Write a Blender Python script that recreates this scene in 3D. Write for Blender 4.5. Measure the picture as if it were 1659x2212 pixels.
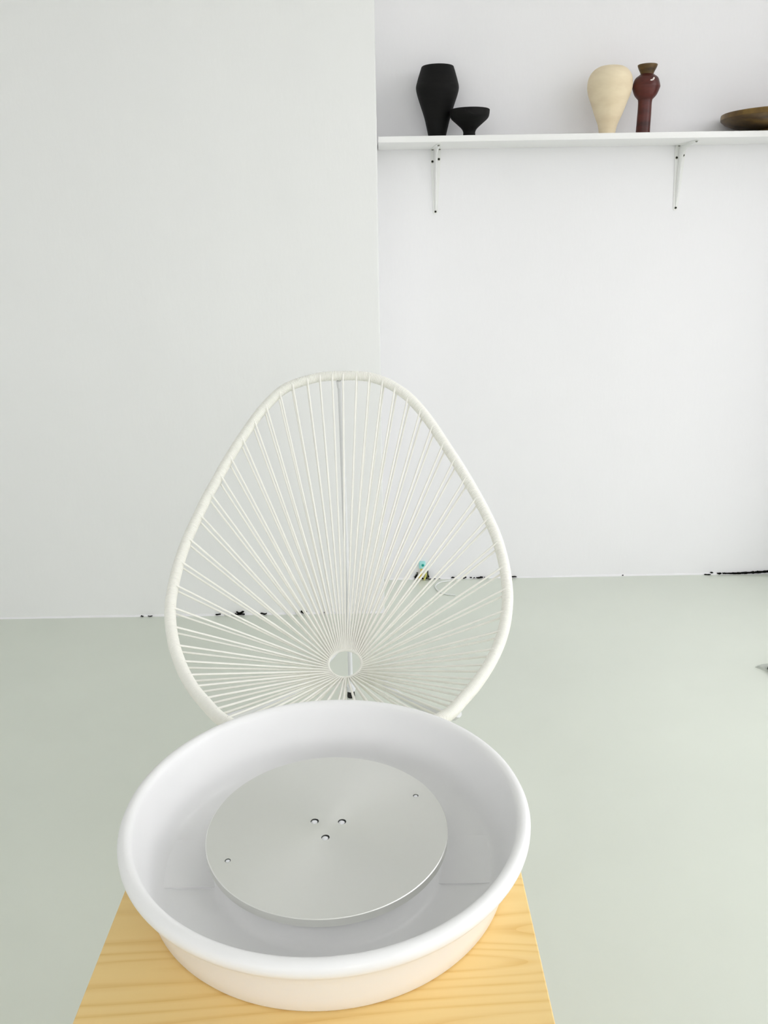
import bpy, bmesh, math, random
from mathutils import Vector, Matrix, noise

for o in list(bpy.data.objects):
    bpy.data.objects.remove(o)
sc = bpy.context.scene
col = sc.collection
random.seed(7)

# ------------------------------------------------------------------ camera
CAM_H = 1.21
FOC = 1800.0                      # focal length in pixels of the 1659 x 2212 frame
cd = bpy.data.cameras.new('camera')
cd.sensor_fit = 'VERTICAL'
cd.sensor_height = 36.0
cd.lens = FOC / 2212.0 * 36.0
cd.clip_start = 0.02
cam = bpy.data.objects.new('camera', cd)
col.objects.link(cam)
cam.matrix_world = (Matrix.Translation((0, 0, CAM_H))
                    @ Matrix.Rotation(math.radians(90 - 17.71), 4, 'X')
                    @ Matrix.Rotation(math.radians(-0.917), 4, 'Z'))
sc.camera = cam

# ------------------------------------------------------------------ room size, windows
XL, XR, YB, YF, ZC = -2.6, 1.68, -2.6, 2.943, 2.9
YP = 2.644                        # face of the projecting wall on the left
XC = -0.004                       # its outside corner
WIN_R = [(1.66, 2.56, 0.04, 2.55), (0.40, 1.46, 0.04, 2.55), (-1.5, -0.2, 0.04, 2.55)]   # y0 y1 z0 z1 in the right wall
WIN_B = [(-2.2, -0.6, 0.75, 2.6), (-0.1, 1.4, 0.75, 2.6)]                                  # x0 x1 z0 z1 in the wall behind

# ------------------------------------------------------------------ sky, daylight portals, exposure
w = bpy.data.worlds.new('sky')
sc.world = w
w.use_nodes = True
bg = w.node_tree.nodes['Background']
bg.inputs[0].default_value = (0.985, 0.985, 1.0, 1)
bg.inputs[1].default_value = 5.0


def portal(loc, rot, sx, sy):
    l = bpy.data.lights.new('daylight_portal', 'AREA')
    l.shape = 'RECTANGLE'
    l.size, l.size_y = sx, sy
    l.cycles.is_portal = True
    o = bpy.data.objects.new('daylight_portal', l)
    o.location, o.rotation_euler = loc, rot
    col.objects.link(o)


for y0, y1, z0, z1 in WIN_R:
    portal((XR + 0.14, (y0 + y1) / 2, (z0 + z1) / 2), (0, math.radians(90), 0), z1 - z0, y1 - y0)
for x0, x1, z0, z1 in WIN_B:
    portal(((x0 + x1) / 2, YB - 0.14, (z0 + z1) / 2), (math.radians(90), 0, 0), x1 - x0, z1 - z0)

vs = sc.view_settings
vs.view_transform = 'Standard'
vs.look = 'None'
vs.gamma = 1
vs.use_curve_mapping = False
vs.exposure = -0.76
sc.cycles.max_bounces = 8
sc.cycles.diffuse_bounces = 6
sc.cycles.glossy_bounces = 3
sc.cycles.sample_clamp_indirect = 10
sc.cycles.use_adaptive_sampling = True
sc.cycles.adaptive_threshold = 0.1
sc.cycles.caustics_reflective = False
sc.cycles.caustics_refractive = False
sc.cycles.adaptive_min_samples = 16
sc.cycles.use_denoising = True


# ------------------------------------------------------------------ helpers
def tag(o, label=None, cat=None, group=None, kind=None):
    if label: o['label'] = label
    if cat: o['category'] = cat
    if group: o['group'] = group
    if kind: o['kind'] = kind
    return o


def empty(name, loc=(0, 0, 0)):
    o = bpy.data.objects.new(name, None)
    o.empty_display_size = 0.05
    o.location = loc
    col.objects.link(o)
    return o


def link(name, me, mats, parent=None, loc=None):
    o = bpy.data.objects.new(name, me)
    for m in (mats if isinstance(mats, (list, tuple)) else [mats]):
        if m.name not in [x.name for x in me.materials if x]:
            me.materials.append(m)
    col.objects.link(o)
    if loc is not None:
        o.location = loc
    if parent is not None:
        o.parent = parent
    return o


def obj(name, bm, mats, parent=None, loc=None, smooth=True, angle=35):
    bmesh.ops.recalc_face_normals(bm, faces=bm.faces)
    me = bpy.data.meshes.new(name)
    for f in bm.faces:
        f.smooth = smooth
    if smooth:
        ca = math.radians(angle)
        for e in bm.edges:
            if len(e.link_faces) == 2 and e.calc_face_angle(0) > ca:
                e.smooth = False
    bm.to_mesh(me)
    bm.free()
    return link(name, me, mats, parent, loc)


def box(bm, x0, x1, y0, y1, z0, z1, bevel=0, seg=2, mi=0):
    vs_ = [bm.verts.new(p) for p in ((x0, y0, z0), (x1, y0, z0), (x1, y1, z0), (x0, y1, z0),
                                     (x0, y0, z1), (x1, y0, z1), (x1, y1, z1), (x0, y1, z1))]
    fs = [bm.faces.new([vs_[i] for i in q]) for q in
          ((3, 2, 1, 0), (4, 5, 6, 7), (0, 1, 5, 4), (1, 2, 6, 5), (2, 3, 7, 6), (3, 0, 4, 7))]
    for f in fs:
        f.material_index = mi
    if bevel:
        es = list({e for f in fs for e in f.edges})
        bmesh.ops.bevel(bm, geom=es, offset=bevel, segments=seg, profile=0.5, affect='EDGES')
    return fs


def lathe(bm, prof, seg=64, c=(0, 0, 0), mi=0, wob=None):
    """revolve (r, z) points about z; r = 0 closes the end"""
    rings = []
    for k, (r, z) in enumerate(prof):
        if r < 1e-6:
            rings.append([bm.verts.new((c[0], c[1], c[2] + z))])
        else:
            row = []
            for i in range(seg):
                a = 2 * math.pi * i / seg
                rr = r
                if wob:
                    rr += wob * noise.noise((math.cos(a) * 1.2, math.sin(a) * 1.2, z * 22))
                row.append(bm.verts.new((c[0] + rr * math.cos(a), c[1] + rr * math.sin(a), c[2] + z)))
            rings.append(row)
    for A, B in zip(rings, rings[1:]):
        if len(A) == 1 and len(B) == 1:
            continue
        for i in range(seg):
            j = (i + 1) % seg
            if len(A) == 1:
                f = bm.faces.new((A[0], B[i], B[j]))
            elif len(B) == 1:
                f = bm.faces.new((A[i], A[j], B[0]))
            else:
                f = bm.faces.new((A[i], A[j], B[j], B[i]))
            f.material_index = mi
    return rings


def catmull(p, n=8, closed=False):
    p = [Vector(q) for q in p]
    N = len(p)
    out = []
    rng = range(N) if closed else range(N - 1)
    for i in rng:
        if closed:
            A, B, C, D = p[i - 1], p[i], p[(i + 1) % N], p[(i + 2) % N]
        else:
            A = p[i - 1] if i else 2 * p[0] - p[1]
            B, C = p[i], p[i + 1]
            D = p[i + 2] if i + 2 < N else 2 * p[-1] - p[-2]
        for k in range(n):
            t = k / n
            out.append(0.5 * (2 * B + (C - A) * t + (2 * A - 5 * B + 4 * C - D) * t * t + (3 * B - A - 3 * C + D) * t ** 3))
    if not closed:
        out.append(p[-1])
    return out


def tube(bm, pts, r, seg=10, closed=False, caps=True, mi=0):
    """sweep; r is a number or a list of radii"""
    pts = [Vector(q) for q in pts]
    N = len(pts)
    rad = r if isinstance(r, list) else [r] * N
    tang = []
    for i in range(N):
        if closed:
            t = pts[(i + 1) % N] - pts[i - 1]
        else:
            t = pts[min(i + 1, N - 1)] - pts[max(i - 1, 0)]
        tang.append(t.normalized())
    up = Vector((0, 0, 1)) if abs(tang[0].z) < 0.9 else Vector((1, 0, 0))
    nrm = (up - tang[0] * up.dot(tang[0])).normalized()
    rows = []
    for i in range(N):
        nrm = (nrm - tang[i] * nrm.dot(tang[i])).normalized()
        b = tang[i].cross(nrm)
        rows.append([bm.verts.new(pts[i] + (nrm * math.cos(2 * math.pi * k / seg) + b * math.sin(2 * math.pi * k / seg)) * rad[i])
                     for k in range(seg)])
    pairs = list(zip(rows, rows[1:]))
    for A, B in pairs:
        for k in range(seg):
            f = bm.faces.new((A[k], A[(k + 1) % seg], B[(k + 1) % seg], B[k]))
            f.material_index = mi
    if closed:                                     # join last to first with the best twist
        A, B = rows[-1], rows[0]
        off = min(range(seg), key=lambda s: (A[0].co - B[s].co).length)
        for k in range(seg):
            bm.faces.new((A[k], A[(k + 1) % seg], B[(k + 1 + off) % seg], B[(k + off) % seg])).material_index = mi
    elif caps:
        bm.faces.new(rows[0]).material_index = mi
        bm.faces.new(rows[-1]).material_index = mi


# ------------------------------------------------------------------ materials
def mat(name, color, rough=0.5, metal=0.0, spec=0.5, var=0.0, vscale=4.0, bump=0.0, bscale=60.0, vcol=None,
        stretch=(1, 1, 1), coat=0.0, detail=4, bdist=0.002):
    m = bpy.data.materials.new(name)
    m.use_nodes = True
    nt = m.node_tree
    b = nt.nodes['Principled BSDF']
    b.inputs['Base Color'].default_value = (*color, 1)
    b.inputs['Roughness'].default_value = rough
    b.inputs['Metallic'].default_value = metal
    b.inputs['Specular IOR Level'].default_value = spec
    b.inputs['Coat Weight'].default_value = coat
    if var or bump:
        tc = nt.nodes.new('ShaderNodeTexCoord')
        mp = nt.nodes.new('ShaderNodeMapping')
        mp.inputs['Scale'].default_value = stretch
        nt.links.new(tc.outputs['Object'], mp.inputs['Vector'])
    if var:
        n = nt.nodes.new('ShaderNodeTexNoise')
        n.inputs['Scale'].default_value = vscale
        n.inputs['Detail'].default_value = detail
        nt.links.new(mp.outputs[0], n.inputs['Vector'])
        r = nt.nodes.new('ShaderNodeValToRGB')
        c2 = vcol or tuple(c * (1 - var) for c in color)
        r.color_ramp.elements[0].position = 0.32
        r.color_ramp.elements[1].position = 0.68
        r.color_ramp.elements[0].color = (*c2, 1)
        r.color_ramp.elements[1].color = (*color, 1)
        nt.links.new(n.outputs['Fac'], r.inputs[0])
        nt.links.new(r.outputs[0], b.inputs['Base Color'])
    if bump:
        n2 = nt.nodes.new('ShaderNodeTexNoise')
        n2.inputs['Scale'].default_value = bscale
        n2.inputs['Detail'].default_value = 5
        nt.links.new(mp.outputs[0], n2.inputs['Vector'])
        bp = nt.nodes.new('ShaderNodeBump')
        bp.inputs['Strength'].default_value = bump
        bp.inputs['Distance'].default_value = bdist
        nt.links.new(n2.outputs['Fac'], bp.inputs['Height'])
        nt.links.new(bp.outputs[0], b.inputs['Normal'])
    return m


M_WALL = mat('white_plaster', (0.868, 0.864, 0.882), 0.8, spec=0.25, var=0.02, vscale=1.5, bump=0.35, bscale=22, stretch=(1, 1, 0.45), bdist=0.003)
M_WALL2 = mat('grey_white_plaster', (0.832, 0.838, 0.832), 0.8, spec=0.25, var=0.02, vscale=1.5, bump=0.35, bscale=22, stretch=(1, 1, 0.45), bdist=0.003)
M_CEIL = mat('ceiling_paint', (0.88, 0.88, 0.87), 0.9, spec=0.2, var=0.01)
M_FLOOR = mat('green_grey_floor_paint', (0.695, 0.735, 0.655), 0.30, spec=0.75, var=0.06, vscale=1.7, bump=0.08, bscale=9, bdist=0.002, detail=6)
M_CHIP = mat('dark_gap', (0.006, 0.006, 0.005), 0.95, spec=0.1, var=0.3, vscale=200)
M_SHELF = mat('white_lacquer', (0.86, 0.86, 0.855), 0.45, spec=0.4, var=0.01)
M_BRACKET = mat('white_enamel', (0.84, 0.845, 0.83), 0.4, var=0.02)
M_SCREW = mat('zinc_screw', (0.42, 0.42, 0.36), 0.4, metal=0.7, var=0.1, vscale=300)
M_RECESS = mat('screw_recess', (0.004, 0.004, 0.004), 0.9, spec=0.1, var=0.2)
M_BLACK = mat('black_stoneware', (0.0050, 0.0046, 0.0042), 0.6, spec=0.18, var=0.5, vscale=9, vcol=(0.002, 0.002, 0.002), stretch=(1, 1, 8), bump=0.5, bscale=30, bdist=0.001)
M_CREAM = mat('speckled_cream_clay', (0.84, 0.73, 0.53), 0.8, spec=0.25, var=0.25, vscale=12, vcol=(0.74, 0.62, 0.43), stretch=(1, 1, 2.5), bump=0.3, bscale=60, bdist=0.0008)
M_RED = mat('dark_red_glaze', (0.105, 0.020, 0.014), 0.38, spec=0.4, var=0.4, vscale=14, vcol=(0.045, 0.010, 0.008), stretch=(1, 1, 3), bump=0.3, bscale=60, bdist=0.0008)
M_OLIVE = mat('olive_brown_glaze', (0.16, 0.095, 0.028), 0.4, spec=0.4, var=0.5, vscale=18, vcol=(0.055, 0.030, 0.010), stretch=(1, 1, 4), bump=0.3, bscale=50, bdist=0.001)
M_GOLD = mat('ochre_rim_glaze', (0.23, 0.135, 0.030), 0.4, spec=0.4, var=0.45, vscale=22, vcol=(0.10, 0.055, 0.014), bump=0.3, bscale=50, bdist=0.001)
M_CHIPW = mat('pale_glaze_chip', (0.75, 0.70, 0.66), 0.6, var=0.1, vscale=100)
M_TUB = mat('white_plastic', (0.89, 0.89, 0.893), 0.32, spec=0.45, var=0.008, vscale=3)
M_STEEL = mat('white_coated_steel', (0.80, 0.81, 0.83), 0.35, var=0.02)
M_CORD = mat('cream_white_vinyl_cord', (0.93, 0.922, 0.865), 0.42, spec=0.4, var=0.02, vscale=40)
M_RUBBER_SHADE = mat('dark_rubber_and_shade', (0.02, 0.02, 0.018), 0.8, var=0.2)  # rubber foot caps; also the painted shadow gap on the stand foot
M_CYAN = mat('pale_cyan_plastic', (0.40, 0.80, 0.78), 0.4, var=0.08, vscale=80)
M_TEAL = mat('teal_plug', (0.0, 0.33, 0.27), 0.4, var=0.1)
M_YELLOW = mat('yellow_conduit', (0.80, 0.55, 0.05), 0.45, var=0.15, vscale=90)
M_LIME = mat('yellow_green_wire', (0.68, 0.66, 0.16), 0.45, var=0.15, vscale=90)
M_CABLE = mat('white_cable', (0.80, 0.82, 0.80), 0.5, var=0.03)
M_DARKCABLE = mat('dark_wire', (0.06, 0.065, 0.045), 0.6, var=0.3, vscale=200)
M_FOOT = mat('pale_grey_metal', (0.52, 0.55, 0.50), 0.5, var=0.1, vscale=40)
M_FRAME = mat('window_paint', (0.82, 0.82, 0.82), 0.5, var=0.01)

# pine top: bands of grain run across the bench
M_WOOD = bpy.data.materials.new('pale_pine')
M_WOOD.use_nodes = True
nt = M_WOOD.node_tree
b = nt.nodes['Principled BSDF']
b.inputs['Roughness'].default_value = 0.42
tc = nt.nodes.new('ShaderNodeTexCoord')
mp = nt.nodes.new('ShaderNodeMapping')
mp.inputs['Scale'].default_value = (0.34, 4.4, 1.0)
nt.links.new(tc.outputs['Object'], mp.inputs[0])
n1 = nt.nodes.new('ShaderNodeTexNoise')
n1.inputs['Scale'].default_value = 2.6
n1.inputs['Detail'].default_value = 0.6
nt.links.new(mp.outputs[0], n1.inputs['Vector'])
wv = nt.nodes.new('ShaderNodeMath')
wv.operation = 'MULTIPLY'
wv.inputs[1].default_value = 17.0
nt.links.new(n1.outputs['Fac'], wv.inputs[0])
fr = nt.nodes.new('ShaderNodeMath')
fr.operation = 'FRACT'
nt.links.new(wv.outputs[0], fr.inputs[0])
rp = nt.nodes.new('ShaderNodeValToRGB')
e = rp.color_ramp.elements
e[0].position, e[0].color = 0.0, (0.80, 0.53, 0.18, 1)
e[1].position, e[1].color = 1.0, (0.70, 0.41, 0.10, 1)
x = e.new(0.25); x.color = (0.88, 0.64, 0.27, 1)
x = e.new(0.70); x.color = (0.86, 0.61, 0.24, 1)
nt.links.new(fr.outputs[0], rp.inputs[0])
n2 = nt.nodes.new('ShaderNodeTexNoise')
n2.inputs['Scale'].default_value = 3.0
n2.inputs['Detail'].default_value = 6.0
mp2 = nt.nodes.new('ShaderNodeMapping')
mp2.inputs['Scale'].default_value = (2.0, 60.0, 1.0)
nt.links.new(tc.outputs['Object'], mp2.inputs[0])
nt.links.new(mp2.outputs[0], n2.inputs['Vector'])
mx = nt.nodes.new('ShaderNodeMix')
mx.data_type = 'RGBA'
mx.blend_type = 'MIX'
nt.links.new(n2.outputs['Fac'], mx.inputs['Factor'])
nt.links.new(rp.outputs[0], mx.inputs['A'])
mx.inputs['B'].default_value = (0.88, 0.65, 0.29, 1)
nt.links.new(mx.outputs['Result'], b.inputs['Base Color'])

# turned aluminium: circular brushing
M_ALU = bpy.data.materials.new('turned_aluminium')
M_ALU.use_nodes = True
nt = M_ALU.node_tree
b = nt.nodes['Principled BSDF']
b.inputs['Base Color'].default_value = (0.82, 0.825, 0.795, 1)
b.inputs['Metallic'].default_value = 1.0
b.inputs['Roughness'].default_value = 0.34
b.inputs['Anisotropic'].default_value = 0.85
tg = nt.nodes.new('ShaderNodeTangent')
tg.direction_type = 'RADIAL'
tg.axis = 'Z'
nt.links.new(tg.outputs[0], b.inputs['Tangent'])
tc = nt.nodes.new('ShaderNodeTexCoord')
ln = nt.nodes.new('ShaderNodeVectorMath')
ln.operation = 'LENGTH'
mpz = nt.nodes.new('ShaderNodeMapping')
mpz.inputs['Scale'].default_value = (1, 1, 0)
nt.links.new(tc.outputs['Object'], mpz.inputs[0])
nt.links.new(mpz.outputs[0], ln.inputs[0])
n1 = nt.nodes.new('ShaderNodeTexNoise')
n1.noise_dimensions = '1D'
n1.inputs['Scale'].default_value = 900.0
n1.inputs['Detail'].default_value = 3.0
nt.links.new(ln.outputs['Value'], n1.inputs['W'])
bp = nt.nodes.new('ShaderNodeBump')
bp.inputs['Strength'].default_value = 0.06
bp.inputs['Distance'].default_value = 0.0005
nt.links.new(n1.outputs['Fac'], bp.inputs['Height'])
nt.links.new(bp.outputs[0], b.inputs['Normal'])


# ------------------------------------------------------------------ setting
def struct(name, bm, m, parent=None, smooth=False, kind=True):
    o = obj(name, bm, m, parent, smooth=smooth)
    if kind and parent is None:
        o['kind'] = 'structure'
    return o


bm = bmesh.new(); box(bm, XL - 0.2, XR + 0.2, YB - 0.2, YF + 0.2, -0.1, 0)
floor = struct('floor', bm, M_FLOOR)
bm = bmesh.new(); box(bm, -40, 40, -40, 40, -0.35, -0.25)
struct('floor_outside', bm, mat('outdoor_paving', (0.66, 0.65, 0.62), 0.85, var=0.1, vscale=0.6))
bm = bmesh.new(); box(bm, XL - 0.2, XR + 0.2, YB - 0.2, YF + 0.2, ZC, ZC + 0.1)
struct('ceiling', bm, M_CEIL)
bm = bmesh.new(); box(bm, XC - 0.1, XR, YF, YF + 0.2, 0, ZC)
wall_back = struct('wall_back', bm, M_WALL)

# projecting wall with a hand-plastered, slightly uneven outside corner
bm = bmesh.new()
rows = []
NZ = 130
for i in range(NZ + 1):
    z = ZC * i / NZ
    j = 0.0022 * noise.noise((3.1, 0, z * 3.0)) + 0.0012 * noise.noise((9.1, 0, z * 16.0))
    xs = XC + j
    rows.append([bm.verts.new(p) for p in ((XL, YP, z), (xs - 0.006, YP, z), (xs - 0.0015, YP + 0.0018, z), (xs, YP + 0.006, z),
                                           (XC, YF + 0.2, z), (XL, YF + 0.2, z))])
for A, B in zip(rows, rows[1:]):
    for k in range(6):
        bm.faces.new((A[k], A[(k + 1) % 6], B[(k + 1) % 6], B[k]))
bm.faces.new(rows[0]); bm.faces.new(rows[-1])
wall_left_front = struct('wall_front_left', bm, M_WALL2, smooth=True)

bm = bmesh.new(); box(bm, XL - 0.2, XL, YB - 0.2, YF + 0.2, 0, ZC)
struct('wall_left', bm, M_WALL)


def wall_with_holes(lo, hi, holes, make):
    """boxes around openings given as (a0, a1, z0, z1) sorted along a"""
    a = lo
    for a0, a1, z0, z1 in sorted(holes):
        make(a, a0, 0, ZC)
        make(a0, a1, 0, z0)
        make(a0, a1, z1, ZC)
        a = a1
    make(a, hi, 0, ZC)


bm = bmesh.new()
wall_with_holes(YB - 0.2, YF + 0.2, WIN_R, lambda a, c, z0, z1: box(bm, XR, XR + 0.2, a, c, z0, z1))
struct('wall_right', bm, M_WALL)
bm = bmesh.new()
wall_with_holes(XL, XR, WIN_B, lambda a, c, z0, z1: box(bm, a, c, YB - 0.2, YB, z0, z1))
struct('wall_rear', bm, M_WALL)

wi = 1
for y0, y1, z0, z1 in WIN_R:
    bm = bmesh.new()
    t, d0, d1 = 0.045, XR + 0.06, XR + 0.12
    box(bm, d0, d1, y0, y1, z0, z0 + t); box(bm, d0, d1, y0, y1, z1 - t, z1)
    box(bm, d0, d1, y0, y0 + t, z0 + t, z1 - t); box(bm, d0, d1, y1 - t, y1, z0 + t, z1 - t)
    struct('window_%d' % wi, bm, M_FRAME); wi += 1
for x0, x1, z0, z1 in WIN_B:
    bm = bmesh.new()
    t, d0, d1 = 0.045, YB - 0.12, YB - 0.06
    box(bm, x0, x1, d0, d1, z0, z0 + t); box(bm, x0, x1, d0, d1, z1 - t, z1)
    box(bm, x0, x0 + t, d0, d1, z0 + t, z1 - t); box(bm, x1 - t, x1, d0, d1, z0 + t, z1 - t)
    struct('window_%d' % wi, bm, M_FRAME); wi += 1


def plaster_foot(name, x0, x1, y, seed):
    """uneven painted fillet where the plaster meets the floor"""
    bm = bmesh.new()
    n = int((x1 - x0) / 0.02)
    rows = []
    for i in range(n + 1):
        x = x0 + (x1 - x0) * i / n
        h = 0.0055 + 0.0035 * noise.noise((x * 5, seed, 0)) + 0.002 * noise.noise((x * 24, seed, 3))
        d = 0.0045 + 0.0025 * noise.noise((x * 7, seed, 9))
        rows.append([bm.verts.new(p) for p in ((x, y + 0.004, 0), (x, y - d, 0), (x, y - d * 0.75, h * 0.6), (x, y - 0.0006, h), (x, y + 0.004, h))])
    for A, B in zip(rows, rows[1:]):
        for k in range(5):
            bm.faces.new((A[k], A[(k + 1) % 5], B[(k + 1) % 5], B[k]))
    bm.faces.new(rows[0]); bm.faces.new(rows[-1])
    return struct(name, bm, M_WALL, smooth=True)


bl = plaster_foot('baseboard_left', XL + 0.01, XC - 0.002, YP, 1.3)
br = plaster_foot('baseboard_right', XC + 0.004, XR - 0.01, YF, 4.7)


def chip(parent, x0, x1, z0, z1, y, seed, spiky=0.8):
    """a broken-out patch of plaster: thin irregular dark slab set in the wall foot"""
    bm = bmesh.new()
    n = max(7, int((x1 - x0) / 0.0022))
    top, bot = [], []
    rnd = random.Random(seed)
    lean = rnd.uniform(-0.35, 0.35)
    for i in range(n + 1):
        t = i / n
        x = x0 + (x1 - x0) * t
        env = math.sin(math.pi * min(max(t, 0.05), 0.95)) ** 0.45 * rnd.uniform(0.35, 1.0)
        k = 0.5 + 0.5 * noise.noise((x * 130, seed, 0.5))
        kk = 0.5 + 0.5 * noise.noise((x * 170, seed, 7.5))
        hh = (z1 - z0) * env
        zc = (z0 + z1) / 2 + (z1 - z0) * lean * math.sin(6.0 * t + seed)
        top.append((x, zc + hh * 0.5 * (1 - spiky + spiky * k * 1.6)))
        bot.append((x, zc - hh * 0.5 * (1 - spiky * 0.6 * kk)))
    pts = top + bot[::-1]
    f = [bm.verts.new((p[0], y, p[1])) for p in pts]
    g = [bm.verts.new((p[0], y + 0.008, p[1])) for p in pts]
    bm.faces.new(f); bm.faces.new(g[::-1])
    for i in range(len(pts)):
        j = (i + 1) % len(pts)
        bm.faces.new((f[i], g[i], g[j], f[j]))
    bmesh.ops.triangulate(bm, faces=[q for q in bm.faces if len(q.verts) > 4])
    return obj('plaster_chip', bm, M_CHIP, parent, smooth=False)


Yl = YP - 0.0075
for i, (a, c, z0, z1) in enumerate([(-0.847, -0.837, .001, .0055), (-0.822, -0.806, .002, .0045), (-0.588, -0.570, .003, .007),
                                    (-0.557, -0.543, .002, .006), (-0.533, -0.487, .001, .0075), (-0.516, -0.489, .005, .0165),
                                    (-0.433, -0.411, .002, .008), (-0.311, -0.297, .004, .011), (-0.293, -0.272, .003, .013),
                                    (-0.225, -0.220, .003, .006), (-0.213, -0.206, .003, .0075), (-0.345, -0.340, .005, .009)]):
    chip(wall_left_front, a, c, z0, z1, Yl, i * 1.7 + 3)
Yr = YF - 0.0075
for i, (a, c, z0, z1) in enumerate([(0.004, 0.014, .001, .0055), (0.16, 0.21, .002, .004), (0.252, 0.270, .003, .0075), (0.292, 0.309, .002, .0065),
                                    (0.322, 0.330, .003, .0065), (0.335, 0.342, .002, .0055), (0.346, 0.372, .001, .0075), (0.377, 0.392, .000, .006),
                                    (0.480, 0.500, .003, .0075), (1.213, 1.237, .000, .0045), (1.236, 1.246, .007, .0115),
                                    (1.262, 1.278, .002, .008), (1.283, 1.66, .003, .0135), (0.90, 0.906, .003, .006)]):
    chip(wall_back, a, c, z0, z1, Yr, i * 2.3 + 11, 0.35)

# ------------------------------------------------------------------ wall shelf
SH_Z0, SH_Z1, SH_Y = 1.507, 1.5245, 2.74
shelf = tag(empty('wall_shelf', (0.95, YF, SH_Z0)),
            'long white wall shelf on two white steel brackets holding the pottery', 'shelf')


def local(bm, c):
    bmesh.ops.translate(bm, verts=bm.verts, vec=(-c[0], -c[1], -c[2]))


SO = (0.95, YF, SH_Z0)
bm = bmesh.new(); box(bm, 0.0, 1.66, SH_Y, YF - 0.0005, SH_Z0, SH_Z1, 0.0012, 2); local(bm, SO)
obj('shelf_board', bm, M_SHELF, shelf, smooth=False)


def screw(parent, p, n, r=0.0046):
    """pan-head screw with a dark cross recess, axis n"""
    bm = bmesh.new()
    lathe(bm, [(0, 0.0022), (r * 0.45, 0.0021), (r * 0.8, 0.0014), (r, 0.0), (0, 0)], 14)
    for a in (0.3, 0.3 + math.pi / 2):
        fs = box(bm, -r * 0.66, r * 0.66, -r * 0.30, r * 0.30, 0.0012, 0.0026, mi=1)
        vv = {v for f in fs for v in f.verts}
        bmesh.ops.rotate(bm, verts=list(vv), cent=(0, 0, 0), matrix=Matrix.Rotation(a, 3, 'Z'))
    q = Vector((0, 0, 1)).rotation_difference(Vector(n)).to_matrix()
    bmesh.ops.rotate(bm, verts=bm.verts, cent=(0, 0, 0), matrix=q)
    bmesh.ops.translate(bm, verts=bm.verts, vec=p)
    return obj('screw', bm, [M_SCREW, M_RECESS], parent)


def bracket(x):
    bm = bmesh.new()
    th = 0.0018
    # tapered wall leg and tapered shelf arm, both with rounded ends
    def plate(L, w0, w1, fn):
        pts = [(-w0 / 2, 0), (w0 / 2, 0), (w0 / 2, L * 0.12)]
        pts += [(w1 / 2 * math.cos(a), L - w1 / 2 + w1 / 2 * math.sin(a)) for a in [k * math.pi / 8 for k in range(9)]]
        pts += [(-w0 / 2, L * 0.12)]
        lo = [bm.verts.new(fn(u, s, 0)) for u, s in pts]
        hi = [bm.verts.new(fn(u, s, th)) for u, s in pts]
        bm.faces.new(lo); bm.faces.new(hi)
        for i in range(len(pts)):
            j = (i + 1) % len(pts)
            bm.faces.new((lo[i], lo[j], hi[j], hi[i]))
    plate(0.200, 0.034, 0.015, lambda u, s, t: (u, -t, -s))
    plate(0.152, 0.034, 0.015, lambda u, s, t: (u, -s, -t))
    # pressed rib filling the inside corner with a hollow curve
    curve = [(0.146, 0.003), (0.118, 0.0065), (0.09, 0.010), (0.064, 0.0145), (0.046, 0.019), (0.033, 0.026), (0.025, 0.036), (0.020, 0.052),
             (0.0165, 0.08), (0.0125, 0.12), (0.0085, 0.155), (0.004, 0.188)]
    outer = [(0.148, 0.0)] + curve + [(0.0, 0.19)]
    L, R, C = [], [], []
    for y, z in outer:
        fr_ = min(1.0, (y + z) / 0.12)
        hw = 0.0046
        L.append(bm.verts.new((-hw, -max(y - 0.004, 0), -max(z - 0.004, 0))))
        R.append(bm.verts.new((hw, -max(y - 0.004, 0), -max(z - 0.004, 0))))
        C.append(bm.verts.new((0, -y, -z)))
    c0, c1 = bm.verts.new((-0.0046, 0, 0)), bm.verts.new((0.0046, 0, 0))
    for i in range(len(outer) - 1):
        bm.faces.new((L[i], L[i + 1], C[i + 1], C[i])); bm.faces.new((C[i], C[i + 1], R[i + 1], R[i]))
        bm.faces.new((c0, L[i + 1], L[i])); bm.faces.new((c1, R[i], R[i + 1]))
    o = obj('shelf_bracket', bm, M_BRACKET, shelf, angle=50)
    o.location = (x - SO[0], -0.0005, -0.0002)
    screw(o, (-0.0105, -th, -0.037), (0, -1, 0)); screw(o, (0.0105, -th, -0.030), (0, -1, 0)); screw(o, (0, -th - 0.0005, -0.191), (0, -1, 0), 0.0042)
    screw(o, (-0.011, -0.018, -th), (0, 0, -1)); screw(o, (0.011, -0.028, -th), (0, 0, -1)); screw(o, (0, -0.143, -th - 0.001), (0, 0, -1), 0.0042)
    return o


bracket(0.187)
bracket(0.985)


# ------------------------------------------------------------------ pottery on the shelf
def smooth_profile(p, n=6):
    q = catmull([(r, 0, z) for r, z in p], n)
    return [(max(v.x, 0), v.z) for v in q]


def pot(prof, inner_depth, wall, seg=72, neck=True):
    """closed thick-walled vessel from its outer profile (bottom to top)"""
    out = smooth_profile(prof)
    top_r, top_z = out[-1]
    inn = [(max(r - wall, 0.002), z) for r, z in out if z > top_z - inner_depth and z < top_z - wall * 0.6]
    p = [(0, out[0][1])] + out + [(top_r - wall * 0.35, top_z + wall * 0.25), (top_r - wall * 0.8, top_z)]
    p += inn[::-1]
    p += [(0, inn[0][1] if inn else top_z - 0.004)]
    return p


ZS = SH_Z1
def pottery(name, loc, prof, m, depth, wall, label, cat, wob=0.0006):
    bm = bmesh.new()
    lathe(bm, pot(prof, depth, wall), 72, wob=wob)
    o = obj(name, bm, m, None, loc, angle=50)
    return tag(o, label, cat)


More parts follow.
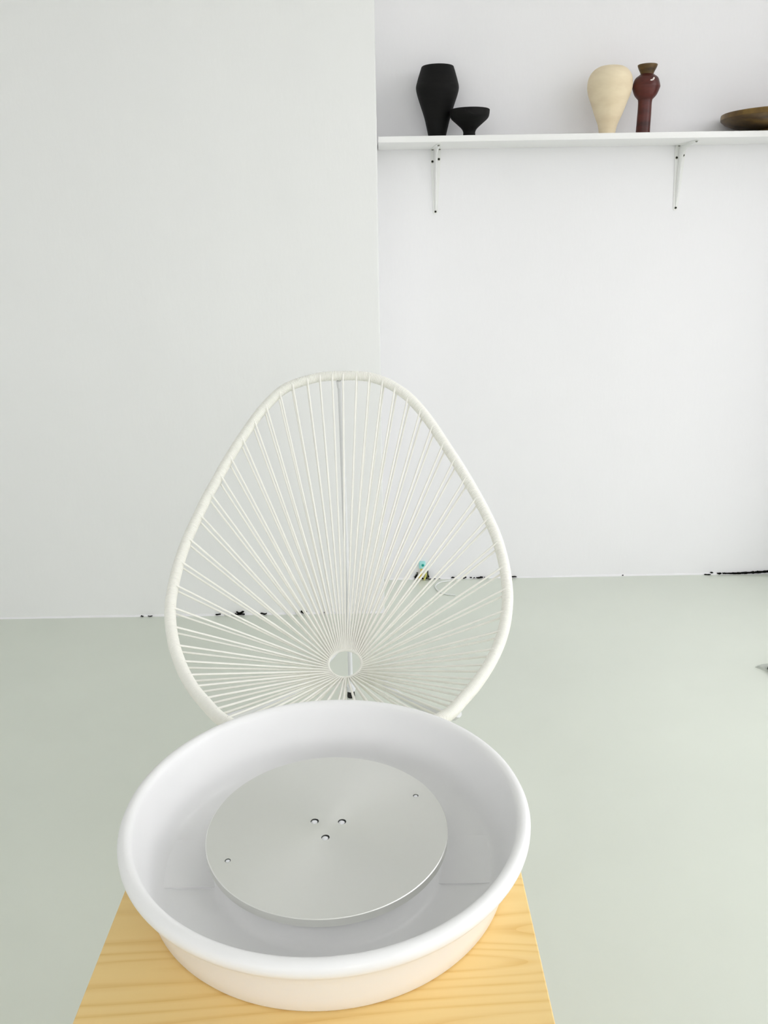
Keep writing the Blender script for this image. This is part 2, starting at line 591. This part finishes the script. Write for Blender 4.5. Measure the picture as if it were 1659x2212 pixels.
pottery('tall_vase', (0.1868, 2.864, ZS),
        [(0.0255, 0), (0.0276, 0.0112), (0.0335, 0.036), (0.0399, 0.0619), (0.0528, 0.1008), (0.0639, 0.1337), (0.0667, 0.1514),
         (0.0628, 0.168), (0.0580, 0.1836), (0.0530, 0.199), (0.0497, 0.2083)], M_BLACK, 0.15, 0.005,
        'tall matt black vase with angular shoulder at the shelf end nearest the corner', 'vase')
pottery('footed_bowl', (0.2826, 2.812, ZS),
        [(0.0192, 0), (0.0189, 0.009), (0.0191, 0.0174), (0.0249, 0.027), (0.0415, 0.0415), (0.0565, 0.055), (0.0606, 0.0663), (0.0617, 0.0786)],
        M_BLACK, 0.04, 0.005, 'small black footed bowl on the shelf beside the tall black vase', 'bowl')
pottery('round_vase', (0.7140, 2.83, ZS),
        [(0.0238, 0), (0.0250, 0.010), (0.0298, 0.0327), (0.0417, 0.061), (0.0542, 0.0941), (0.0641, 0.1204), (0.0679, 0.1432),
         (0.0645, 0.1658), (0.0536, 0.1833), (0.0375, 0.1938), (0.0200, 0.1972), (0.0155, 0.1975)],
        M_CREAM, 0.1, 0.004, 'cream unglazed vase shaped like a rounded bulb on a narrow base', 'vase')
# red bottle: body and flared mouth glazed differently
rv = tag(empty('bottle_vase', (0.8255, 2.83, ZS)), 'dark red glazed bottle vase with round bulb and flared brown mouth', 'vase')
bm = bmesh.new()
body = smooth_profile([(0.0218, 0), (0.0215, 0.004), (0.0210, 0.045), (0.0206, 0.088), (0.0213, 0.1)])
body += smooth_profile([(0.0220, 0.1025), (0.0330, 0.115), (0.0405, 0.133), (0.0413, 0.1415), (0.0348, 0.1606), (0.0250, 0.169), (0.0190, 0.1732)])
lathe(bm, [(0, 0)] + body + [(0.012, 0.1735), (0.012, 0.12), (0, 0.12)], 64, wob=0.0005)
obj('body', bm, M_RED, rv, angle=50)
bm = bmesh.new()
mo = smooth_profile([(0.0190, 0.1728), (0.0208, 0.178), (0.0250, 0.186), (0.0286, 0.194), (0.0295, 0.1985)])
lathe(bm, mo + [(0.0285, 0.1992), (0.0262, 0.198), (0.0222, 0.187), (0.0165, 0.179), (0.0130, 0.1729)], 64)
o = obj('flared_mouth', bm, M_OLIVE, rv, angle=50); o['label'] = 'brown ochre glazed flared mouth'
bm = bmesh.new()                                   # chipped glaze on the bulb
star = [(-0.0075, -0.003), (-0.004, 0.0005), (-0.001, 0.0), (0.002, 0.003), (0.0045, 0.0065), (0.0045, 0.003), (0.008, 0.0035), (0.005, 0.0005),
        (0.0045, -0.002), (0.001, -0.0018), (-0.001, -0.0042), (-0.0045, -0.003)]
def on_bulb(u, v, r):
    a = -math.pi / 2 + 0.16 + u / 0.040
    rr = 0.0390 + r
    return (rr * math.cos(a), rr * math.sin(a), 0.1525 + v)
f = [bm.verts.new(on_bulb(u, v, 0.0009)) for u, v in star]
g = [bm.verts.new(on_bulb(u, v, -0.003)) for u, v in star]
bm.faces.new(f)
for i in range(len(star)):
    j = (i + 1) % len(star)
    bm.faces.new((f[i], g[i], g[j], f[j]))
bmesh.ops.triangulate(bm, faces=bm.faces)
obj('glaze_chip', bm, M_CHIPW, rv, smooth=False)['label'] = 'pale chip in the glaze'

dish = tag(empty('footed_dish', (1.245, 2.83, ZS)), 'wide shallow brown glazed dish on a foot, cut off by the photo edge', 'dish')
bm = bmesh.new()
dp = smooth_profile([(0.0575, 0), (0.0565, 0.006), (0.0600, 0.0125), (0.0803, 0.0155), (0.1240, 0.0220), (0.1530, 0.0320), (0.1680, 0.0420), (0.1703, 0.0455)])
lathe(bm, [(0, 0)] + dp + [(0.158, 0.046), (0.10, 0.032), (0, 0.026)], 96, wob=0.0008)
obj('dish_body', bm, M_OLIVE, dish, angle=50)
bm = bmesh.new()
rp_ = smooth_profile([(0.1703, 0.0452), (0.1706, 0.052), (0.1700, 0.0585)])
lathe(bm, rp_ + [(0.167, 0.0602), (0.163, 0.058), (0.158, 0.0455)], 96, wob=0.0008)
obj('dish_rim', bm, M_GOLD, dish, angle=50)['label'] = 'ochre glazed upright rim'

# ------------------------------------------------------------------ bench with the potter's wheel
BZ = CAM_H - 0.744               # bench top
BX0, BX1, BY0, BY1 = -0.3235, 0.1635, 0.50, 1.00
bench = tag(empty('wooden_bench', ((BX0 + BX1) / 2, (BY0 + BY1) / 2, 0)), 'pale pine bench under the white splash tub', 'bench')
BO = (bench.location.x, bench.location.y, 0)
bm = bmesh.new(); box(bm, BX0, BX1, BY0, BY1, BZ - 0.022, BZ, 0.0015, 2); local(bm, BO)
obj('bench_top', bm, M_WOOD, bench, smooth=False)
for sx in (BX0 + 0.05, BX1 - 0.095):
    for sy in (BY0 + 0.05, BY1 - 0.095):
        bm = bmesh.new(); box(bm, sx, sx + 0.045, sy, sy + 0.045, 0, BZ - 0.022, 0.002, 1); local(bm, BO)
        obj('leg', bm, M_WOOD, bench, smooth=False)
for sy in (BY0 + 0.06, BY1 - 0.085):
    bm = bmesh.new(); box(bm, BX0 + 0.095, BX1 - 0.095, sy, sy + 0.025, BZ - 0.092, BZ - 0.022); local(bm, BO)
    obj('apron', bm, M_WOOD, bench, smooth=False)

WX, WY = -0.0767, 0.8729
tub = tag(empty('splash_tub', (WX, WY, BZ)), 'round white plastic splash tub with a rolled rim on the pine bench', 'tub')
prof = [(0, 0.0), (0.213, 0.0), (0.2175, 0.0008), (0.2196, 0.004), (0.2222, 0.020), (0.2280, 0.045), (0.2335, 0.064)]
prof += [(0.2370, 0.0680), (0.2425, 0.0690), (0.2465, 0.0725), (0.2490, 0.0775), (0.2492, 0.0830), (0.2468, 0.0882), (0.2425, 0.0908),
         (0.2380, 0.0908), (0.2340, 0.0880), (0.2318, 0.0835)]
prof += [(0.2290, 0.074), (0.2225, 0.050), (0.2160, 0.026), (0.2110, 0.014), (0.2030, 0.0075), (0.1900, 0.0055), (0.165, 0.0052)]
prof += [(0.1480, 0.0056), (0.1425, 0.0085), (0.1398, 0.0160), (0.1380, 0.0330), (0.1360, 0.0365), (0.1330, 0.0375), (0.1300, 0.0360), (0.1295, 0.006), (0, 0.006)]
bm = bmesh.new(); lathe(bm, prof, 144)
obj('tub_shell', bm, M_TUB, tub, angle=60)
# overlapping joint of the two tub halves across the floor, left and right of the collar
for s in (-1, 1):
    bm = bmesh.new()
    y0, y1, z = -0.049, 0.036, 0.0076
    outer_r = 0.2045
    pts = [(math.sqrt(0.1405 ** 2 - y * y), y) for y in [y1 - (y1 - y0) * k / 10 for k in range(11)]]
    pts += [(math.sqrt(outer_r ** 2 - y * y), y) for y in [y0 + (y1 - y0) * k / 10 for k in range(11)]]
    lo = [bm.verts.new((s * p[0], p[1], 0.0045)) for p in pts]
    hi = [bm.verts.new((s * p[0], p[1], z + 0.0003)) for p in pts]
    bm.faces.new(hi); bm.faces.new(lo)
    for i in range(len(pts)):
        j = (i + 1) % len(pts)
        bm.faces.new((lo[i], lo[j], hi[j], hi[i]))
    obj('seam_strip', bm, M_TUB, tub, smooth=False)

# wheel head
WZ = CAM_H - 0.691
wheel = tag(empty('wheel_head', (WX, WY, BZ + 0.0065)), 'round turned aluminium wheel head inside the white tub', 'potter wheel')
dz = WZ - (BZ + 0.0065)
HOLES = [(-0.0170, 0.0115, 0.0052), (0.0176, 0.0098, 0.0052), (-0.0016, -0.0191, 0.0052), (0.1125, 0.0594, 0.0036), (-0.1150, -0.0570, 0.0036)]
bm = bmesh.new()
lathe(bm, [(0, dz - 0.0115), (0.1485, dz - 0.0115), (0.1498, dz - 0.0105), (0.15, dz - 0.0098), (0.15, dz - 0.0008), (0.1492, dz), (0, dz)], 160)
disc = obj('turntable_disc', bm, M_ALU, wheel, angle=30)
dep = []
for hx, hy, hr in HOLES:                            # real countersunk holes
    bm = bmesh.new()
    lathe(bm, [(0, dz - 0.0050), (hr, dz - 0.0050), (hr, dz + 0.004), (0, dz + 0.004)], 24, c=(hx, hy, 0))
    bmesh.ops.recalc_face_normals(bm, faces=bm.faces)
    me = bpy.data.meshes.new('cutter'); bm.to_mesh(me); bm.free()
    c = bpy.data.objects.new('cutter', me); col.objects.link(c); c.parent = wheel
    md = disc.modifiers.new('hole', 'BOOLEAN'); md.operation = 'DIFFERENCE'; md.object = c; md.solver = 'EXACT'
    dep.append(c)
bpy.context.view_layer.update()
dg = bpy.context.evaluated_depsgraph_get()
me2 = bpy.data.meshes.new_from_object(disc.evaluated_get(dg))
disc.modifiers.clear()
disc.data = me2
me2.name = 'turntable_disc'
for c in dep:
    bpy.data.objects.remove(c)
for hx, hy, hr in HOLES[:3]:
    bm = bmesh.new()
    lathe(bm, [(0, dz - 0.0004), (0.0024, dz - 0.0005), (0.0040, dz - 0.0011), (0.0045, dz - 0.0020), (0.0045, dz - 0.0052), (0, dz - 0.0052)], 20, c=(hx - 0.0006, hy - 0.0003, 0))
    obj('screw', bm, M_STEEL, wheel)
for hx, hy, hr in HOLES[3:]:
    bm = bmesh.new()
    lathe(bm, [(0, dz - 0.0002), (hr * 0.7, dz - 0.0006), (hr * 0.97, dz - 0.0018), (hr * 0.98, dz - 0.0052), (0, dz - 0.0052)], 20, c=(hx, hy, 0))
    obj('hole_plug', bm, M_STEEL, wheel)
bm = bmesh.new()
lathe(bm, [(0, dz - 0.0115), (0.128, dz - 0.0115), (0.128, dz - 0.013), (0.060, dz - 0.016), (0.040, dz - 0.02), (0.040, 0), (0, 0)], 48)
obj('spindle', bm, M_ALU, wheel)

# ------------------------------------------------------------------ string chair
RING = [[0.004,0.0,0.905],[-0.034,0.0006,0.9045],[-0.0649,0.0042,0.9008],[-0.1083,0.0141,0.8909],[-0.1414,0.0269,0.8781],[-0.1671,0.046,0.859],[-0.1924,0.0707,0.8343],[-0.2182,0.1025,0.8025],[-0.2439,0.1378,0.767],[-0.2672,0.1731,0.7317],[-0.2855,0.2051,0.7],[-0.3061,0.2407,0.6648],[-0.3228,0.2764,0.6299],[-0.3386,0.3127,0.5955],[-0.35,0.3492,0.5613],[-0.3567,0.3863,0.5278],[-0.3588,0.425,0.4962],[-0.3551,0.4577,0.4731],[-0.3459,0.4918,0.4523],[-0.3329,0.5277,0.4346],[-0.3158,0.5653,0.4211],[-0.2959,0.6041,0.4113],[-0.2697,0.6484,0.4033],[-0.2386,0.6931,0.399],[-0.2068,0.7381,0.3982],[-0.172,0.775,0.4016],[-0.125,0.8076,0.4061],[-0.065,0.8303,0.4101],[0.003,0.8381,0.4116],[0.068,0.8303,0.4101],[0.13,0.8076,0.4061],[0.178,0.775,0.4016],[0.2138,0.7381,0.3982],[0.2412,0.6931,0.399],[0.2695,0.6484,0.4033],[0.295,0.6041,0.4113],[0.3153,0.5653,0.4211],[0.333,0.5277,0.4346],[0.3469,0.4918,0.4523],[0.3563,0.4577,0.4731],[0.3619,0.425,0.4962],[0.3621,0.3863,0.5278],[0.357,0.3492,0.5613],[0.3467,0.3127,0.5955],[0.3302,0.2764,0.6299],[0.3105,0.2407,0.6648],[0.2886,0.2051,0.7],[0.2671,0.1731,0.7317],[0.2418,0.1378,0.767],[0.2162,0.1025,0.8025],[0.1891,0.0707,0.8343],[0.1623,0.046,0.859],[0.1326,0.0269,0.8781],[0.1057,0.0141,0.8909],[0.0712,0.0042,0.9008],[0.037,0.0004,0.9046]]
CX, CY = -0.10, 2.07             # under the top of the back
chair = tag(empty('string_chair', (CX, CY, 0)), 'white egg-shaped string lounge chair with radiating cords behind the tub', 'chair')
# local axes: x across, -y towards the sitter's front
ring = catmull([(u, -bb, h) for u, bb, h in RING], 30, closed=True)
acc = [0.0]
for i in range(len(ring)):
    acc.append(acc[-1] + (ring[(i + 1) % len(ring)] - ring[i]).length)
TOT = acc[-1]


def at(s):
    s %= TOT
    lo, hi = 0, len(ring)
    while hi - lo > 1:
        m_ = (lo + hi) // 2
        if acc[m_] <= s: lo = m_
        else: hi = m_
    t = (s - acc[lo]) / (acc[lo + 1] - acc[lo])
    return ring[lo].lerp(ring[(lo + 1) % len(ring)], t)


bm = bmesh.new()
tube(bm, [at(TOT * i / 160) for i in range(160)], 0.0088, 10, closed=True)
obj('rim_tube', bm, M_STEEL, chair)
PITCH = 0.0036
turns = int(TOT / PITCH)
per = 5
pts, rad = [], []
for i in range(turns * per):
    s = TOT * i / (turns * per)
    pts.append(at(s))
    ph = (i % per) / per
    rad.append(0.0103 + 0.0020 * math.sin(math.pi * ph) ** 0.7 + 0.0002 * noise.noise((i // per * 1.7, 0, 0)))
bm = bmesh.new()
tube(bm, pts, rad, 16, closed=True)
obj('cord_wrap', bm, M_CORD, chair, angle=180)['label'] = 'cream cord wound tightly around the rim'

LEFT = [0.0, 0.027, 0.0582, 0.0903, 0.1295, 0.1686, 0.2200, 0.2709, 0.3265, 0.3843, 0.4369, 0.4885, 0.5468, 0.6097, 0.6676, 0.7251, 0.7809, 0.8307, 0.8825,
        0.9319, 0.9778, 1.0182, 1.0655, 1.1118, 1.156, 1.198, 1.240, 1.282, 1.324, 1.366]
RIGHT = [0.0341, 0.0665, 0.1027, 0.1399, 0.1832, 0.2333, 0.2871, 0.3418, 0.3934, 0.4488, 0.5054, 0.5642, 0.6264, 0.687, 0.741, 0.7959, 0.8499, 0.9031,
         0.9533, 1.0024, 1.0448, 1.0892, 1.132, 1.174, 1.216, 1.258, 1.300, 1.341]
LEFT = [s + 0.0 for s in LEFT]
HUB = Vector((0.0065, -0.380, 0.312))
HT = math.radians(26)            # the hub leans towards the sitter
ha, hb = Vector((1, 0, 0)), Vector((0, math.cos(HT), math.sin(HT)))
hn = ha.cross(hb)
HR = 0.0380
spots = [(s, 1) for s in LEFT] + [(TOT - s, -1) for s in RIGHT[::-1]]
spots.sort()
N = len(spots)


def hub_pt(a, r, up):
    """a = 0 towards the back, growing to the chair's left in the photo"""
    return HUB + hb * (r * math.cos(a)) - ha * (r * math.sin(a)) + hn * up


bm = bmesh.new()
tube(bm, [hub_pt(2 * math.pi * k / 72, HR, 0.0) for k in range(72)], 0.0032, 10, closed=True)
obj('hub_ring', bm, M_CORD, chair)
angs = []
for i, (s, sd) in enumerate(spots):
    p = at(s) - HUB
    ra = math.atan2(-p.dot(ha), p.dot(hb)) % (2 * math.pi)
    ua = 2 * math.pi * i / N
    if i < 3 and ra > math.pi: ra -= 2 * math.pi
    if i > N - 4 and ra < math.pi: ra += 2 * math.pi
    angs.append(0.55 * ra + 0.45 * ua)
SPREAD = [(0, 0), (0.2, -0.0015), (0.5, -0.003), (0.72, -0.0007), (0.88, 0.0015), (1.05, 0.0045), (1.4, 0.0045)]


def spread(q):
    for (a0, b0), (a1, b1) in zip(SPREAD, SPREAD[1:]):
        if q <= a1:
            return b0 + (b1 - b0) * (q - a0) / (a1 - a0)
    return SPREAD[-1][1]


for i, (s, sd) in enumerate(spots):
    a = angs[i]
    for k in (-1, 1):
        bm = bmesh.new()
        # one run of each loop leaves the sitter's side of the rim, the other the back of it
        Q = at(s)
        t_ = (at(s + 0.004) - at(s - 0.004)).normalized()
        n_ = t_.cross(HUB - Q).normalized()
        if n_.z < 0: n_ = -n_
        P = at(s + k * sd * spread(min(s, TOT - s))) + n_ * (0.0102 * k)
        hpt = hub_pt(a + k * 0.001, HR + 0.002, 0.0009 * k)
        hend = hub_pt(a + k * 0.001, HR - 0.0005, 0.0009 * k)
        tube(bm, [P, P.lerp(hpt, 0.5), hpt, hend], 0.0023, 7)
        obj('cord', bm, M_CORD, chair, angle=60)

# steel frame: upright behind the back, two struts to the rim, front legs
bm = bmesh.new()
up = catmull([(-0.0075, 0.002, 0.893), (-0.0062, 0.010, 0.875), (-0.0045, 0.0135, 0.84), (-0.003, 0.013, 0.5), (-0.0015, 0.012, 0.2), (-0.001, 0.012, 0.012)], 6)
tube(bm, up, 0.0064, 12)
obj('rear_leg', bm, M_STEEL, chair)
bm = bmesh.new()
lathe(bm, [(0, 0), (0.0105, 0), (0.0110, 0.004), (0.0095, 0.018), (0, 0.018)], 16, c=(-0.001, 0.012, 0))
obj('foot_cap', bm, M_RUBBER_SHADE, chair)
bm = bmesh.new()
lathe(bm, [(0.0064, 0.018), (0.012, 0.020), (0.0135, 0.028), (0.012, 0.036), (0.0064, 0.038)], 16, c=(-0.001, 0.012, 0))
obj('foot_collar', bm, M_STEEL, chair)
for s in (-1, 1):
    bm = bmesh.new()
    st = catmull([(s * 0.002, 0.008, 0.190), (s * 0.037, -0.10, 0.1945), (s * 0.071, -0.20, 0.198), (s * 0.111, -0.33, 0.2152), (s * 0.158, -0.50, 0.278),
                  (s * 0.1976, -0.62, 0.331), ((0.222 if s > 0 else -0.214), -0.69, 0.362), ((0.231 if s > 0 else -0.219), -0.712, 0.382)], 6)
    tube(bm, st, 0.0080, 12)
    obj('strut', bm, M_STEEL, chair)
    bm = bmesh.new()
    fl = catmull([(s * 0.197, -0.620, 0.328), (s * 0.200, -0.65, 0.285), (s * 0.200, -0.69, 0.2), (s * 0.195, -0.72, 0.012)], 6)
    tube(bm, fl, 0.0080, 12)
    obj('front_leg', bm, M_STEEL, chair)
    bm = bmesh.new()
    lathe(bm, [(0, 0), (0.0115, 0), (0.0120, 0.004), (0.0105, 0.018), (0, 0.018)], 16, c=(s * 0.195, -0.72, 0))
    obj('foot_cap', bm, M_RUBBER_SHADE, chair)

# ------------------------------------------------------------------ loose wiring at the foot of the wall
wiring = tag(empty('cable_outlet', (0.141, YF, 0)), 'small unfinished cable outlet with cyan cap and yellow conduit at the wall foot', 'outlet')
bm = bmesh.new(); box(bm, -0.012, 0.012, -0.016, 0.002, 0.047, 0.074, 0.004, 3)
cap = obj('junction_cap', bm, M_CYAN, wiring)
bm = bmesh.new(); lathe(bm, [(0, 0.003), (0.004, 0.0025), (0.0052, 0), (0.0052, -0.004), (0, -0.004)], 16)
bmesh.ops.rotate(bm, verts=bm.verts, cent=(0, 0, 0), matrix=Matrix.Rotation(math.radians(90), 3, 'X'))
bmesh.ops.translate(bm, verts=bm.verts, vec=(0.002, -0.0165, 0.062))
obj('plug', bm, M_TEAL, cap)
bm = bmesh.new(); tube(bm, catmull([(-0.001, -0.008, 0.05), (-0.003, -0.010, 0.035), (-0.007, -0.014, 0.02), (-0.010, -0.012, 0.008)], 5), 0.0042, 10)
obj('conduit', bm, M_YELLOW, wiring)['label'] = 'yellow conduit'
bm = bmesh.new(); tube(bm, catmull([(0.014, -0.006, 0.03), (0.0135, -0.012, 0.018), (0.010, -0.014, 0.010), (0.007, -0.012, 0.002)], 5), 0.0036, 10)
obj('wire', bm, M_LIME, wiring)['label'] = 'yellow green wire'
for pts_ in ([(-0.019, -0.004, 0.030), (-0.018, -0.008, 0.02), (-0.017, -0.010, 0.010), (-0.022, -0.012, 0.004), (-0.030, -0.012, 0.0035)],
             [(0.0205, -0.004, 0.036), (0.021, -0.010, 0.022), (0.020, -0.012, 0.010), (0.024, -0.014, 0.006), (0.034, -0.016, 0.0035)]):
    bm = bmesh.new(); tube(bm, catmull(pts_, 5), 0.0026, 8)
    obj('wire', bm, M_DARKCABLE, wiring)['label'] = 'dark wire end'
chip(wall_back, 0.112, 0.128, 0.002, 0.024, Yr, 51, 0.6)
chip(wall_back, 0.152, 0.168, 0.002, 0.018, Yr, 57, 0.6)
chip(wall_back, 0.133, 0.150, 0.000, 0.008, Yr, 59, 0.4)

bm = bmesh.new()
tube(bm, catmull([(0.262, 2.915, 0.003), (0.235, 2.912, 0.0026), (0.205, 2.900, 0.0026), (0.187, 2.868, 0.0026), (0.189, 2.835, 0.0026), (0.205, 2.802, 0.0026),
                  (0.230, 2.785, 0.0026), (0.254, 2.778, 0.0026)], 8), 0.0026, 8)
tag(obj('loose_cable', bm, M_CABLE), 'thin white cable curled on the floor below the cable outlet', 'cable')

# ------------------------------------------------------------------ foot of a stand at the right edge
stand = tag(empty('stand_foot', (1.13, 2.18, 0)), 'pale grey pointed foot of a stand on the floor at the right photo edge', 'stand')
bm = bmesh.new()
outl = [(-0.035, 0.035), (-0.022, 0.018), (0.0, -0.012), (0.05, -0.055), (0.13, -0.085), (0.20, -0.07), (0.22, 0.0), (0.20, 0.055), (0.10, 0.06), (0.02, 0.052), (-0.02, 0.046)]
lo = [bm.verts.new((x_, y_, 0)) for x_, y_ in outl]
hi = [bm.verts.new((0.09 + (x_ - 0.09) * 0.93, y_ * 0.9, 0.006 + 0.006 * max(0, x_) / 0.2)) for x_, y_ in outl]
bm.faces.new(lo); bm.faces.new(hi)
for i in range(len(outl)):
    j = (i + 1) % len(outl)
    bm.faces.new((lo[i], lo[j], hi[j], hi[i]))
bmesh.ops.triangulate(bm, faces=[q for q in bm.faces if len(q.verts) > 4])
obj('base_plate', bm, M_FOOT, stand, smooth=False)
bm = bmesh.new()
lathe(bm, [(0, 0.007), (0.024, 0.007), (0.021, 0.018), (0.014, 0.030), (0, 0.030)], 20, c=(0.014, 0.004, 0))
obj('shadow_gap', bm, M_RUBBER_SHADE, stand)  # black block painted in for the shadowed gap between foot and leg
bm = bmesh.new()
tube(bm, [(0.022, 0.004, 0.022), (0.18, 0.012, 0.30), (0.32, 0.02, 0.55)], 0.011, 12)
obj('leg_tube', bm, M_STEEL, stand)
